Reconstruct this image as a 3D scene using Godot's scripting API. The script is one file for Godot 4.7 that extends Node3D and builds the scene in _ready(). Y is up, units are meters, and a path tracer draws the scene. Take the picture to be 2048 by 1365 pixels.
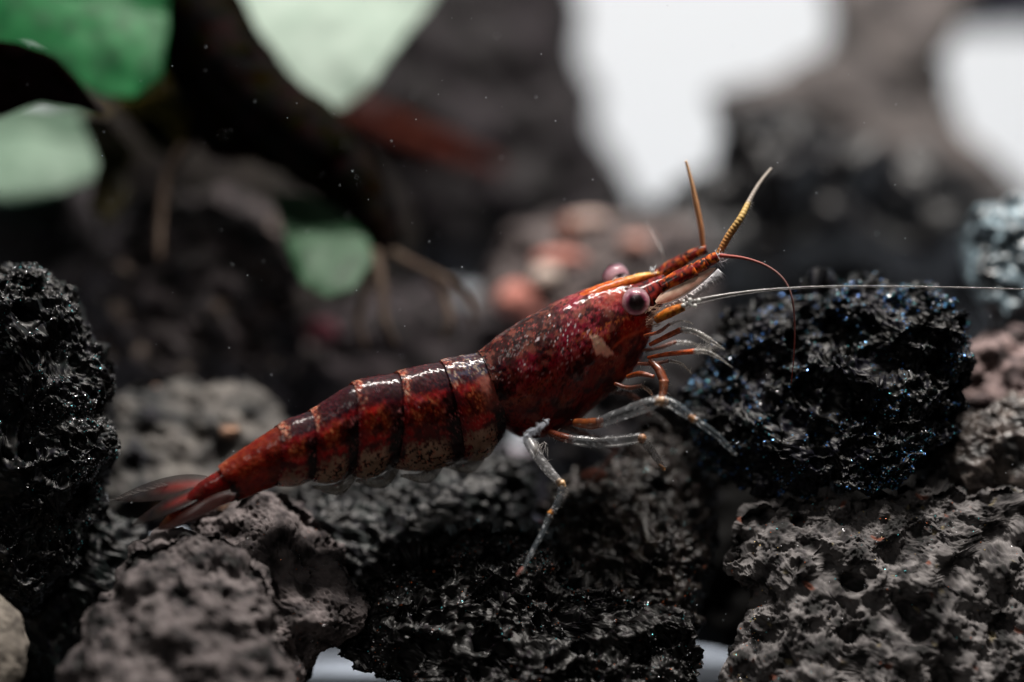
extends Node3D
# A freshwater shrimp on lava rock, macro view. All shapes are worked out in millimetres and written out in metres.
const MM := 0.001
const CAM := 150.0      # camera to focal plane, mm
const PX := 0.02        # mm per photograph pixel in the focal plane
const FLOOR_Y := -14.2

var fb := FastNoiseLite.new()      # soft fractal noise
var sm := FastNoiseLite.new()      # single octave
var cel := FastNoiseLite.new()     # bubbles (distance to nearest point)
var rng := RandomNumberGenerator.new()
var taken := {}

# ---------------------------------------------------------------- small helpers
func lin(r: float, g: float, b: float, a := 1.0) -> Color:
	var c := Color(r / 255.0, g / 255.0, b / 255.0).srgb_to_linear()
	c.a = a
	return c

func at(px: float, py: float, z: float) -> Vector3:      # a point z mm in front of the focal plane
	var k := (CAM - z) / CAM
	return Vector3((px - 1024.0) * PX * k, (682.5 - py) * PX * k, z)

func ss(a: float, b: float, x: float) -> float:
	var t := clampf((x - a) / (b - a), 0.0, 1.0)
	return t * t * (3.0 - 2.0 * t)

func bump(x: float, c: float, w: float) -> float:
	var d := (x - c) / w
	return exp(-d * d)

func numbered(called: String) -> String:
	var n: int = taken.get(called, -1) + 1
	taken[called] = n
	return called if n == 0 else "%s_%03d" % [called, n]

func tag(o: Node3D, label: String, category: String, group := "", kind := "") -> void:
	if label: o.set_meta("label", label)
	if category: o.set_meta("category", category)
	if group: o.set_meta("group", group)
	if kind: o.set_meta("kind", kind)

func base(called: String, where_mm: Vector3, label: String, category: String, group := "") -> Node3D:
	var o := Node3D.new()
	o.name = numbered(called)
	add_child(o, true)
	o.position = where_mm * MM
	tag(o, label, category, group)
	return o

class Buf:
	var v := PackedVector3Array()
	var c := PackedColorArray()
	var f := PackedInt32Array()

	func grid(p: PackedVector3Array, col: PackedColorArray, nu: int, nv: int, wrap: bool) -> void:   # nu rows of nv points
		var b := v.size()
		v.append_array(p)
		c.append_array(col)
		var last := nv if wrap else nv - 1
		for i in nu - 1:
			for j in last:
				var j2 := (j + 1) % nv
				var a0 := b + i * nv + j
				var a1 := b + i * nv + j2
				var b0 := a0 + nv
				var b1 := a1 + nv
				f.append_array([a0, b0, a1, a1, b0, b1])

	func mesh(shift: Vector3) -> ArrayMesh:
		var mid := Vector3.ZERO
		for i in range(0, v.size(), 7): mid += v[i]
		mid /= ceilf(v.size() / 7.0)
		var vol := 0.0
		for i in range(0, f.size(), 3):
			vol += (v[f[i]] - mid).dot((v[f[i + 1]] - mid).cross(v[f[i + 2]] - mid))
		if vol > 0.0:
			for i in range(0, f.size(), 3):
				var t := f[i + 1]
				f[i + 1] = f[i + 2]
				f[i + 2] = t
		var n := PackedVector3Array()
		n.resize(v.size())
		for i in range(0, f.size(), 3):
			var ia := f[i]
			var ib := f[i + 1]
			var ic := f[i + 2]
			var k := (v[ic] - v[ia]).cross(v[ib] - v[ia])
			n[ia] += k
			n[ib] += k
			n[ic] += k
		var w := PackedVector3Array()
		w.resize(v.size())
		for i in v.size():
			n[i] = (n[i] * 1e6).normalized()
			w[i] = (v[i] - shift) * 0.001
		var arr := []
		arr.resize(Mesh.ARRAY_MAX)
		arr[Mesh.ARRAY_VERTEX] = w
		arr[Mesh.ARRAY_NORMAL] = n
		arr[Mesh.ARRAY_COLOR] = c
		arr[Mesh.ARRAY_INDEX] = f
		var m := ArrayMesh.new()
		m.add_surface_from_arrays(Mesh.PRIMITIVE_TRIANGLES, arr)
		return m

func put(called: String, b: Buf, mat: Material, parent: Node3D, shift := Vector3.ZERO) -> MeshInstance3D:
	var o := MeshInstance3D.new()
	o.mesh = b.mesh(shift)
	o.material_override = mat
	if parent == self:
		o.name = numbered(called)
		o.position = shift * MM
	else:
		o.name = called
	parent.add_child(o, true)
	return o

func mat(rough: float, spec: float, opts := {}) -> StandardMaterial3D:
	var m := StandardMaterial3D.new()
	m.vertex_color_use_as_albedo = true
	m.roughness = rough
	m.metallic_specular = spec
	for k in opts: m.set(k, opts[k])
	return m

# a tube through points, radii at those points; paint(t, p) gives the colour
func spline(p: Array, t: float) -> Vector3:
	var n := p.size() - 1
	var i := clampi(int(t), 0, n - 1)
	var u := t - i
	var b: Vector3 = p[i]
	var c: Vector3 = p[i + 1]
	var a: Vector3 = p[i - 1] if i > 0 else 2.0 * b - c
	var d: Vector3 = p[i + 2] if i < n - 1 else 2.0 * c - b
	return b.cubic_interpolate(c, a, d, u)

func lerps(r: Array, t: float) -> float:
	var i := clampi(int(t), 0, r.size() - 2)
	return lerpf(r[i], r[i + 1], t - i)

func tube(b: Buf, pts: Array, rad: Array, steps: int, sides: int, paint: Callable, rings := 0.0, ring_count := 0.0) -> void:
	var P := PackedVector3Array()
	var C := PackedColorArray()
	var n := pts.size() - 1
	var side := Vector3(0.13, 0.21, 1.0).normalized()
	for i in steps + 3:
		var q := clampf(float(i - 1) / steps, 0.0, 1.0)
		var t := q * n
		var p := spline(pts, t)
		var d := (spline(pts, minf(t + 0.02, n)) - spline(pts, maxf(t - 0.02, 0.0))).normalized()
		var x := (side - d * side.dot(d)).normalized()
		side = x
		var y := d.cross(x)
		var r := lerps(rad, t) * (1.0 + rings * sin(q * ring_count * TAU))
		if i == 0 or i == steps + 2: r *= 0.02
		for j in sides:
			var f := TAU * j / sides
			P.append(p + (x * cos(f) + y * sin(f)) * r)
			C.append(paint.call(q, P[P.size() - 1]))
	b.grid(P, C, steps + 3, sides, true)

func ball(b: Buf, c: Vector3, r: Vector3, nu: int, nv: int, paint: Callable) -> void:
	var P := PackedVector3Array()
	var C := PackedColorArray()
	for i in nu + 1:
		var th := PI * i / nu
		for j in nv:
			var ph := TAU * j / nv
			var d := Vector3(sin(th) * cos(ph), cos(th), sin(th) * sin(ph))
			P.append(c + d * r)
			C.append(paint.call(d, c + d * r))
	b.grid(P, C, nu + 1, nv, true)

func hair(b: Buf, p: Vector3, q: Vector3, r: float, col: Color) -> void:
	var d := (q - p).normalized()
	var x := d.cross(Vector3(0.3, 0.5, 0.8)).normalized()
	var y := d.cross(x)
	var m := (p + q) * 0.5
	var k := b.v.size()
	for s in 2:
		for j in 3:
			var f := TAU * j / 3.0
			b.v.append((p if s == 0 else m) + (x * cos(f) + y * sin(f)) * (r if s == 0 else r * 0.7))
			b.c.append(col)
	b.v.append(q)
	b.c.append(col)
	for j in 3:
		var j2 := (j + 1) % 3
		b.f.append_array([k + j, k + 3 + j, k + j2, k + j2, k + 3 + j, k + 3 + j2, k + 3 + j, k + 6, k + 3 + j2])

# ---------------------------------------------------------------- stones and leaves: a swollen outline
# spec: o outline (photo pixels), z depth of the widest section, f / b front and back half-depth, n grid, e squareness,
# lean (mm of depth per mm of height), skew (per mm of width), lump, rough, pits [[size mm, depth mm, fill]], c1 c2 colours, specks [[colour, share]]
func swell(s: Dictionary) -> Dictionary:
	var z0: float = s.z
	var poly := PackedVector2Array()
	for q in s.o:
		var w := at(q.x, q.y, z0)
		poly.append(Vector2(w.x, w.y))
	var c := Vector2.ZERO
	var area := 0.0
	for i in poly.size():
		var a := poly[i]
		var b := poly[(i + 1) % poly.size()]
		var k := a.cross(b)
		area += k
		c += (a + b) * k
	c /= 3.0 * area
	if s.has("c"):
		var w := at(s.c.x, s.c.y, z0)
		c = Vector2(w.x, w.y)
	var K := 360
	var R := PackedFloat32Array()
	for i in K:
		var d := Vector2.from_angle(TAU * i / K)
		var far := 0.01
		for j in poly.size():
			var hit = Geometry2D.segment_intersects_segment(c, c + d * 100.0, poly[j], poly[(j + 1) % poly.size()])
			if hit != null: far = maxf(far, c.distance_to(hit))
		R.append(far)
	for pass_ in int(s.get("soft", 6)):
		var R2 := R.duplicate()
		for i in K: R[i] = 0.25 * R2[(i + K - 1) % K] + 0.5 * R2[i] + 0.25 * R2[(i + 1) % K]
	var n: int = s.get("n", 120)
	var e: float = s.get("e", 0.8)
	var lean: float = s.get("lean", 0.0)
	var skew: float = s.get("skew", 0.0)
	var curl: float = s.get("curl", 0.0)
	var lump: float = s.get("lump", 0.5)
	var lump_size: float = s.get("lump_size", 4.0)
	var rough: float = s.get("rough", 0.25)
	var rough_size: float = s.get("rough_size", 1.3)
	var pits: Array = s.get("pits", [])
	var tf: float = s.f
	var tb: float = s.b
	var c1: Color = s.c1
	var c2: Color = s.c2
	var specks: Array = s.get("specks", [])
	var cs: float = s.get("cs", 0.8)
	var tone: float = s.get("tone", 1.1)
	var sd: float = s.get("seed", 0.0) * 37.7
	var off := Vector3(sd, sd * 0.6, -sd)
	var P := PackedVector3Array()
	var C := PackedColorArray()
	P.resize(n * n)
	C.resize(n * n)
	var front := PackedFloat32Array()      # 1 on the well divided near side, 0 at the back
	front.resize(n * n)
	var rim := 0.76
	for j in n:
		var bb := -1.0 + 2.0 * j / (n - 1)
		for i in n:
			var aa := -1.0 + 2.0 * i / (n - 1)
			var rho := 0.0
			var phi := 0.0
			if absf(aa) > absf(bb):
				rho = absf(aa)
				phi = PI / 4 * bb / aa + (PI if aa < 0 else 0.0)
			elif bb != 0.0:
				rho = absf(bb)
				phi = PI / 2 - PI / 4 * aa / bb + (PI if bb < 0 else 0.0)
			var th := rho / rim * PI / 2 if rho < rim else PI / 2 + (rho - rim) / (1.0 - rim) * PI / 2
			var x := fposmod(phi / TAU * K, K)
			var x0 := int(x) % K
			var r := lerpf(R[x0], R[(x0 + 1) % K], x - floorf(x))
			var sn := maxf(sin(th), 0.0)
			var cn := cos(th)
			var sr := pow(sn, e)
			var cr := pow(absf(cn), e) * (tf if cn > 0 else -tb)
			var dx := r * sr * cos(phi)
			var dy := r * sr * sin(phi)
			var p := Vector3(c.x + dx, c.y + dy, z0 + cr - (lean * dy + skew * dx) * (1.0 if cn > 0 else 0.4) - curl * (dx * dx + dy * dy))
			var nn := Vector3(cos(phi) * sn / r, sin(phi) * sn / r, cn / (tf if cn > 0 else tb)).normalized()
			if lump > 0.0:
				var q := p + off
				p += nn * (lump * sm.get_noise_3dv(q / lump_size) + 0.5 * lump * sm.get_noise_3dv(q * 2.3 / lump_size))
			P[j * n + i] = p
			front[j * n + i] = ss(-0.4, -0.02, cn)
	var N := PackedVector3Array()
	N.resize(n * n)
	for j in n:
		for i in n:
			var u := P[j * n + mini(i + 1, n - 1)] - P[j * n + maxi(i - 1, 0)]
			var w := P[mini(j + 1, n - 1) * n + i] - P[maxi(j - 1, 0) * n + i]
			N[j * n + i] = (u.cross(w) * 1e4).normalized()
	var sunk := 0.0
	for pt in pits: sunk -= 0.4 * pt[1]
	for k in n * n:
		var p := P[k]
		var q := p + off
		var h := 0.0
		var worn := lerpf(0.6, 1.25, ss(-0.3, 0.3, sm.get_noise_3dv(q * 0.42 + Vector3(0, 0, 60))))
		if rough > 0.0:
			h += rough * fb.get_noise_3dv(q / rough_size)
		for l in pits.size():
			var pt: Array = pits[l]
			var siz: float = pt[0]
			var fill: float = pt[2] * (0.85 + 0.5 * sm.get_noise_3dv(q * 0.6 / siz + off))
			var d1 := (cel.get_noise_3dv(q / siz + Vector3(l * 9.0, 0, 0)) + 1.0) / maxf(fill, 0.05)
			if d1 < 1.0: h -= pt[1] * worn * sqrt(1.0 - d1 * d1)
		P[k] = p + N[k] * lerpf(sunk, h, front[k])
		var m := clampf(0.5 + tone * fb.get_noise_3dv(q * cs + Vector3(50, 0, 0)), 0.0, 1.0)
		var col := c1.lerp(c2, m)
		if s.has("c3"): col = col.lerp(s.c3, (1.0 - ss(0.65, 0.9, worn)) * (0.6 + 0.8 * fb.get_noise_3dv(q * 2.1)))
		for l in specks.size():
			var sp: Array = specks[l]
			var g := sm.get_noise_3dv(q * sp[2] + Vector3(0, l * 31.0, 11.0))
			var u := ss(sp[1], sp[1] + 0.12, g)
			if u > 0.0: col = col.lerp(sp[0], u)
		C[k] = col
	var buf := Buf.new()
	buf.grid(P, C, n, n, false)
	return {"buf": buf, "c": Vector3(c.x, c.y, z0), "n": n}

var grain_mesh: ArrayMesh
var grain_mats := []

func stone(called: String, label: String, s: Dictionary, m: Material, category := "rock", group := "") -> MeshInstance3D:
	var g := swell(s)
	var buf: Buf = g.buf
	var low := 1e9
	for i in range(0, buf.v.size(), 5): low = minf(low, buf.v[i].y)
	var o := put(called, buf, m, self, Vector3(g.c.x, low, g.c.z))
	tag(o, label, category, group)
	for gr in s.get("glints", []):        # [count, size mm, colours, material, share of front used]
		var mm := MultiMesh.new()
		mm.transform_format = MultiMesh.TRANSFORM_3D
		mm.use_colors = true
		mm.mesh = grain_mesh
		mm.instance_count = gr[0]
		var n: int = g.n
		for k in int(gr[0]):
			var i := 0
			for attempt in 12:
				i = rng.randi_range(int(n * 0.12), int(n * 0.88)) + n * rng.randi_range(int(n * 0.12), int(n * 0.88))
				if fb.get_noise_3dv(buf.v[i] * 0.55 + Vector3(0, 71, 0)) > 0.02: break
			var sc: float = gr[1] * (0.4 + 1.1 * pow(rng.randf(), 2.0)) * MM
			var bs := Basis.from_euler(Vector3(rng.randf() * TAU, rng.randf() * TAU, rng.randf() * TAU)).scaled_local(Vector3(sc, sc * rng.randf_range(0.4, 1.0), sc * rng.randf_range(0.4, 1.0)))
			mm.set_instance_transform(k, Transform3D(bs, (buf.v[i] - Vector3(g.c.x, low, g.c.z)) * MM))
			var cs: Array = gr[2]
			mm.set_instance_color(k, cs[rng.randi_range(0, cs.size() - 1)])
		var mi := MultiMeshInstance3D.new()
		mi.multimesh = mm
		mi.material_override = gr[3]
		mi.name = "painted_glint"  # small facets whose bright colours stand for glints on the stone
		mi.set_meta("kind", "stuff")
		o.add_child(mi, true)
	return o

func pg(a: Array) -> PackedVector2Array:
	var r := PackedVector2Array()
	for i in range(0, a.size(), 2): r.append(Vector2(a[i], a[i + 1]))
	return r

# ---------------------------------------------------------------- scene
func _ready() -> void:
	rng.seed = 20240611
	var cam := Camera3D.new()
	cam.name = "camera"
	add_child(cam)
	cam.position = Vector3(0, 0, CAM * MM)
	cam.near = 0.01
	cam.far = 5.0
	var lens := CameraAttributesPhysical.new()
	lens.frustum_focal_length = 12.0 / (682.5 * PX / CAM)
	lens.frustum_focus_distance = (CAM - 0.35) * MM
	lens.frustum_near = 0.01
	lens.frustum_far = 5.0
	lens.exposure_aperture = lens.frustum_focal_length / 10.5
	cam.fov = rad_to_deg(2.0 * atan(682.5 * PX / CAM))
	cam.attributes = lens
	cam.current = true
	var env := Environment.new()
	env.background_mode = Environment.BG_COLOR
	env.background_color = Color(0.015, 0.016, 0.018)
	env.tonemap_mode = Environment.TONE_MAPPER_LINEAR
	env.tonemap_exposure = 0.92
	env.sdfgi_enabled = true
	env.ssao_enabled = true
	env.ssil_enabled = true
	var we := WorldEnvironment.new()
	we.name = "environment"
	we.environment = env
	add_child(we)
	# the tank lamp over the stones, then two added fill lights
	area("tank_lamp", Vector3(12, 116, 14), Vector3(2, -4, -2), Vector2(80, 12), 0.046, Color(1.0, 0.97, 0.94))
	area("front_fill", Vector3(-50, 80, 130), Vector3(0, -2, 0), Vector2(30, 30), 0.0019, Color(1.0, 0.98, 0.96))  # weak fill light added from the camera side
	area("rear_wall_fill", Vector3(20, 85, -62), Vector3(14, 8, -98), Vector2(120, 20), 0.0014, Color(0.90, 0.97, 1.0))  # light added only to brighten the rear wall

	fb.noise_type = FastNoiseLite.TYPE_SIMPLEX_SMOOTH
	fb.frequency = 1.0
	fb.fractal_type = FastNoiseLite.FRACTAL_FBM
	fb.fractal_octaves = 5
	fb.fractal_gain = 0.55
	fb.seed = 7
	sm.noise_type = FastNoiseLite.TYPE_SIMPLEX_SMOOTH
	sm.frequency = 1.0
	sm.fractal_type = FastNoiseLite.FRACTAL_NONE
	sm.seed = 21
	cel.noise_type = FastNoiseLite.TYPE_CELLULAR
	cel.frequency = 1.0
	cel.fractal_type = FastNoiseLite.FRACTAL_NONE
	cel.cellular_return_type = FastNoiseLite.RETURN_DISTANCE
	cel.cellular_jitter = 1.0
	cel.seed = 5
	cel.domain_warp_enabled = true
	cel.domain_warp_frequency = 1.4
	cel.domain_warp_amplitude = 0.06
	cel.domain_warp_fractal_type = FastNoiseLite.DOMAIN_WARP_FRACTAL_NONE

	make_grain()
	setting()
	rear_stones()
	front_stones()
	plant()
	shrimp()
	specks()

func area(called: String, where: Vector3, towards: Vector3, size: Vector2, energy: float, col: Color) -> void:
	var l := AreaLight3D.new()
	l.name = called
	add_child(l)
	l.look_at_from_position(where * MM, towards * MM, Vector3(0, 0.1, 1))
	l.area_size = size * MM
	l.area_normalize_energy = true
	l.light_energy = energy
	l.light_color = col
	l.area_range = 1.0
	l.shadow_enabled = true

func make_grain() -> void:
	var b := Buf.new()
	ball(b, Vector3.ZERO, Vector3.ONE * 1000.0, 3, 5, func(_d, _p): return Color.WHITE)
	var st := SurfaceTool.new()
	var src := b.mesh(Vector3.ZERO)
	st.create_from(src, 0)
	st.deindex()
	var a := st.commit_to_arrays()
	var v: PackedVector3Array = a[Mesh.ARRAY_VERTEX]
	var n: PackedVector3Array = a[Mesh.ARRAY_NORMAL]
	for i in range(0, v.size(), 3):
		var k := (v[i + 2] - v[i]).cross(v[i + 1] - v[i]).normalized()
		for j in 3: n[i + j] = k
	a[Mesh.ARRAY_NORMAL] = n
	grain_mesh = ArrayMesh.new()
	grain_mesh.add_surface_from_arrays(Mesh.PRIMITIVE_TRIANGLES, a)

func slab(called: String, centre: Vector3, size: Vector3, col: Color, rough: float) -> void:
	var o := MeshInstance3D.new()
	var m := BoxMesh.new()
	m.size = size * MM
	o.mesh = m
	var k := StandardMaterial3D.new()
	k.albedo_color = col
	k.roughness = rough
	o.material_override = k
	o.name = called
	o.position = centre * MM
	o.set_meta("kind", "structure")
	add_child(o, true)

func setting() -> void:
	slab("floor", Vector3(0, FLOOR_Y - 2.0, -45), Vector3(150, 4, 114), Color(0.78, 0.83, 0.9), 0.25)
	slab("wall", Vector3(0, 24, -100), Vector3(150, 80, 4), Color(0.82, 0.835, 0.85), 0.8)

	slab("added_dark_slab", Vector3(0, FLOOR_Y + 0.15, 6.0), Vector3(150, 0.3, 15), Color(0.16, 0.155, 0.15), 0.9)  # unseen dark slab added to keep floor glare off the shrimp

func rear_stones() -> void:
	var soft := mat(0.8, 0.35)
	var wet := mat(0.5, 0.5)
	var g := "rocks in the blurred background"
	stone("lava_rock", "tall dark brown rock rising behind the shrimp, left of the bright white gap", {"o": pg([740,-80, 1130,-80, 1145,100, 1175,220, 1235,350, 1290,450, 1220,560, 1000,600, 820,560, 730,430, 685,300, 650,215, 700,150, 780,60]), "z": -38.0, "f": 6.0, "b": 6.0, "n": 110, "lump": 0.9, "rough": 0.35, "tone": 0.7, "cs": 0.3, "c1": lin(28,26,28), "c2": lin(44,41,44), "seed": 1}, soft, "rock", g)
	stone("lava_rock", "grey leaning rock with a blunt nose pointing left into the white gap", {"o": pg([1655,-80, 1990,-80, 1935,60, 1870,110, 1890,210, 1960,300, 2070,410, 1950,440, 1800,430, 1690,410, 1650,330, 1600,285, 1490,275, 1430,225, 1440,178, 1550,158, 1640,118, 1668,40]), "c": Vector2(1740,230), "z": -34.0, "f": 4.0, "b": 6.0, "n": 120, "lump": 0.5, "rough": 0.35, "c1": lin(52,50,51), "c2": lin(92,87,86), "cs": 0.3, "seed": 2, "lean": 0.3}, soft, "rock", g)
	stone("lava_rock", "near black rock at the top right corner behind the leaning grey rock", {"o": pg([1660,-90, 2150,-90, 2150,62, 1980,52, 1900,62, 1760,30]), "z": -44.0, "f": 4.0, "b": 5.0, "n": 70, "c1": lin(32,34,44), "c2": lin(60,58,66), "seed": 3}, soft, "rock", g)
	stone("lava_rock", "rock coloured black for the shade under the leaning grey rock, behind the antennules", {"c": Vector2(1700,540), "soft": 3, "o": pg([1240,500, 1300,435, 1375,380, 1440,335, 1462,295, 1440,240, 1560,235, 1750,290, 1900,370, 2150,420, 2150,780, 1300,780]), "z": -27.0, "f": 4.0, "b": 6.0, "n": 110, "c1": lin(8,10,13), "c2": lin(30,31,35), "lump": 1.0, "rough": 0.7, "seed": 4, "lean": -0.35}, wet, "rock", g)  # near black colour stands for the shade below the overhang
	stone("lava_rock", "grey brown pitted rock with salmon pebbles, behind the shrimp's head", {"o": pg([985,560, 1010,470, 1090,430, 1180,435, 1270,445, 1370,450, 1420,520, 1420,640, 1340,740, 1100,760, 960,720, 950,630]), "z": -21.0, "f": 3.0, "b": 5.0, "n": 150, "c1": lin(36,33,35), "c2": lin(104,95,94), "tone": 1.6, "lump": 0.7, "rough": 0.6, "pits": [[0.9, 0.25, 0.5]], "seed": 5, "lean": 0.5}, soft, "rock", g)
	stone("lava_rock", "large dark brown rock with pale flecks under the green leaves", {"o": pg([190,580, 260,430, 380,390, 520,420, 590,560, 610,700, 580,800, 400,830, 250,810, 180,720]), "z": -16.0, "f": 3.5, "b": 5.0, "n": 130, "c1": lin(26,23,25), "c2": lin(74,68,69), "tone": 1.8, "lump": 0.8, "rough": 0.6, "pits": [[1.1, 0.3, 0.5]], "specks": [[lin(150,135,125), 0.62, 0.7]], "seed": 6}, soft, "rock", g)
	stone("lava_rock", "black rock at the left edge below the pale green leaf", {"o": pg([-90,376, 70,348, 150,340, 250,375, 270,530, 300,700, 260,900, 100,1000, -90,1000]), "z": -21.0, "f": 4.0, "b": 5.0, "n": 90, "c1": lin(18,17,19), "c2": lin(52,48,52), "seed": 7}, soft, "rock", g)
	stone("lava_rock", "black rock in shadow behind the shrimp's back and the pale roots", {"o": pg([540,700, 640,620, 760,580, 900,570, 1000,640, 1040,800, 1000,960, 700,980, 560,900]), "z": -20.0, "f": 3.5, "b": 5.0, "n": 110, "c1": lin(15,14,16), "c2": lin(52,46,49), "tone": 1.8, "pits": [[1.2, 0.3, 0.5]], "seed": 8}, soft, "rock", g)
	stone("lava_rock", "mottled grey and tan rock with one pale bead, left of the shrimp's abdomen", {"o": pg([205,850, 240,795, 330,757, 430,768, 520,800, 610,860, 660,940, 600,1030, 400,1050, 230,1020, 198,930]), "z": -8.0, "f": 2.5, "b": 4.0, "n": 170, "c1": lin(30,33,35), "c2": lin(92,89,86), "tone": 1.6, "cs": 0.4, "lump": 0.7, "rough": 0.3, "rough_size": 1.4, "pits": [[1.1, 0.2, 0.5]], "specks": [[lin(150,118,98), 0.6, 0.45]], "seed": 9, "lean": 0.5}, soft, "rock", g)
	stone("lava_rock", "hazy lilac grey rock seen under the belly behind the hind leg", {"o": pg([1010,900, 1080,880, 1150,900, 1170,980, 1130,1060, 1050,1070, 1010,1000]), "z": -14.0, "f": 2.0, "b": 3.0, "n": 70, "c1": lin(90,86,94), "c2": lin(130,124,130), "rough": 0.2, "lump": 0.2, "seed": 10}, soft, "rock", g)
	stone("lava_rock", "long black rock on the tank floor behind the bottom centre rock", {"o": pg([420,1120, 700,1050, 1000,1040, 1300,1050, 1520,1120, 1560,1250, 1500,1272, 1200,1278, 800,1276, 560,1274, 440,1240]), "z": -27.0, "f": 4.0, "b": 5.0, "n": 90, "c1": lin(14,14,16), "c2": lin(36,34,36), "seed": 11}, soft, "rock", g)
	stone("lava_rock", "blue grey glinting rock at the right edge above the others", {"o": pg([1935,500, 1950,420, 2010,392, 2130,380, 2130,690, 1990,660, 1945,580]), "z": -9.0, "f": 2.5, "b": 4.0, "n": 130, "c1": lin(24,34,42), "c2": lin(130,150,160), "tone": 2.0, "rough": 0.5, "pits": [[0.7, 0.25, 0.6]], "seed": 12, "lean": 0.3}, mat(0.35, 0.6), "rock", g)
	stone("lava_rock", "pinkish grey rock at the right edge beside the big black glittering rock", {"o": pg([1875,810, 1895,700, 1985,665, 2130,650, 2130,830, 1990,850]), "z": -6.5, "f": 2.0, "b": 4.0, "n": 120, "c1": lin(58,50,52), "c2": lin(140,122,120), "tone": 1.8, "rough": 0.4, "pits": [[0.8, 0.25, 0.5]], "seed": 13, "lean": 0.4}, soft, "rock", g)
	stone("lava_rock", "dark brown pitted rock at the right edge, above the grey brown rock in the corner", {"o": pg([1850,900, 1940,820, 1990,800, 2130,790, 2130,1040, 1980,1060, 1840,1040]), "z": -3.5, "f": 2.0, "b": 4.0, "n": 140, "c1": lin(24,22,22), "c2": lin(82,74,70), "tone": 1.8, "rough": 0.35, "pits": [[0.5, 0.2, 0.6]], "seed": 14}, wet, "rock", g)
	stone("lava_rock", "added brown black rock standing for the murk at left rear behind the olive stems", {"o": pg([90,180, 190,110, 330,40, 440,150, 560,270, 720,310, 800,420, 830,700, 700,860, 200,860, 130,600, 160,430, 195,380, 190,290]), "c": Vector2(480,520), "soft": 3, "z": -31.0, "f": 4.0, "b": 5.0, "n": 90, "c1": lin(16,15,14), "c2": lin(40,35,32), "seed": 15}, soft, "rock", g)  # extra dark rock put in for the murk behind the plant
	stone("lava_rock", "smoky grey rock behind the shrimp's mouth and front legs", {"o": pg([1120,760, 1200,690, 1300,640, 1430,620, 1480,760, 1450,960, 1300,1010, 1120,1000, 1040,900]), "z": -12.0, "f": 2.5, "b": 4.0, "n": 100, "c1": lin(20,20,22), "c2": lin(60,58,60), "tone": 1.6, "seed": 16}, soft, "rock", g)
	stone("lava_rock", "added black rock standing for the dark gap between the front rocks at lower right", {"o": pg([1330,960, 1450,900, 1700,880, 1980,860, 2080,1000, 2000,1290, 1480,1302, 1380,1296, 1320,1150]), "z": -10.0, "f": 2.5, "b": 4.0, "n": 90, "c1": lin(5,5,6), "c2": lin(12,12,13), "seed": 17}, soft, "rock", g)  # added rock, coloured near black for the shade in the gap
	# salmon and pale pebbles lying about the pitted rock
	var peb := [[1120,518,52,17,-17.6,lin(196,132,120),"flat salmon red pebble, the longest of those behind the head"], [1272,488,32,18,-19.0,lin(196,150,138),"salmon pebble right of the longest one, below the white gap"],
		[1030,598,36,32,-17.2,lin(198,132,120),"round salmon pebble above the shrimp's carapace"], [1092,552,30,22,-17.4,lin(205,190,180),"cream white pebble under the long salmon one"],
		[1172,446,44,20,-19.6,lin(190,168,160),"pale beige pebble highest on the pitted rock"], [1135,462,20,26,-19.2,lin(120,72,56),"rust brown pebble leaning beside the pale beige one"],
		[640,664,36,24,-16.0,lin(104,48,60),"dim pink pebble left of the pale roots"], [1072,640,26,30,-17.3,lin(128,84,78),"dull rose pebble beside the round salmon one"],
		[1186,950,26,13,-3.0,lin(170,112,98),"small salmon pebble under the long legs"], [1077,1052,11,9,-2.8,lin(190,80,84),"tiny red pebble left of the hind leg's lower joint"]]
	for k in peb.size():
		var a: Array = peb[k]
		var b := Buf.new()
		var c := at(a[0], a[1], a[4])
		var kk: float = (CAM - a[4]) / CAM * PX
		var R := Vector3(a[2] * kk, a[3] * kk, minf(a[2], a[3]) * kk)
		var col: Color = a[5]
		var P := PackedVector3Array()
		var C := PackedColorArray()
		for i in 21:
			for j in 28:
				var th := PI * i / 20
				var ph := TAU * j / 28
				var d := Vector3(sin(th) * cos(ph), cos(th), sin(th) * sin(ph))
				P.append(c + (d * (1.0 + 0.22 * fb.get_noise_3dv(d * 0.9 + Vector3(k * 5.0, 0, 0)))) * R)
				C.append(col * (0.85 + 0.3 * fb.get_noise_3dv(d * 2.0 + Vector3(k * 3.0, 9, 0))))
		b.grid(P, C, 21, 28, true)
		var o := put("gravel_pebble", b, soft, self, c - Vector3(0, R.y, 0))
		tag(o, a[6], "pebble", "coloured gravel among the lava rocks")

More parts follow.
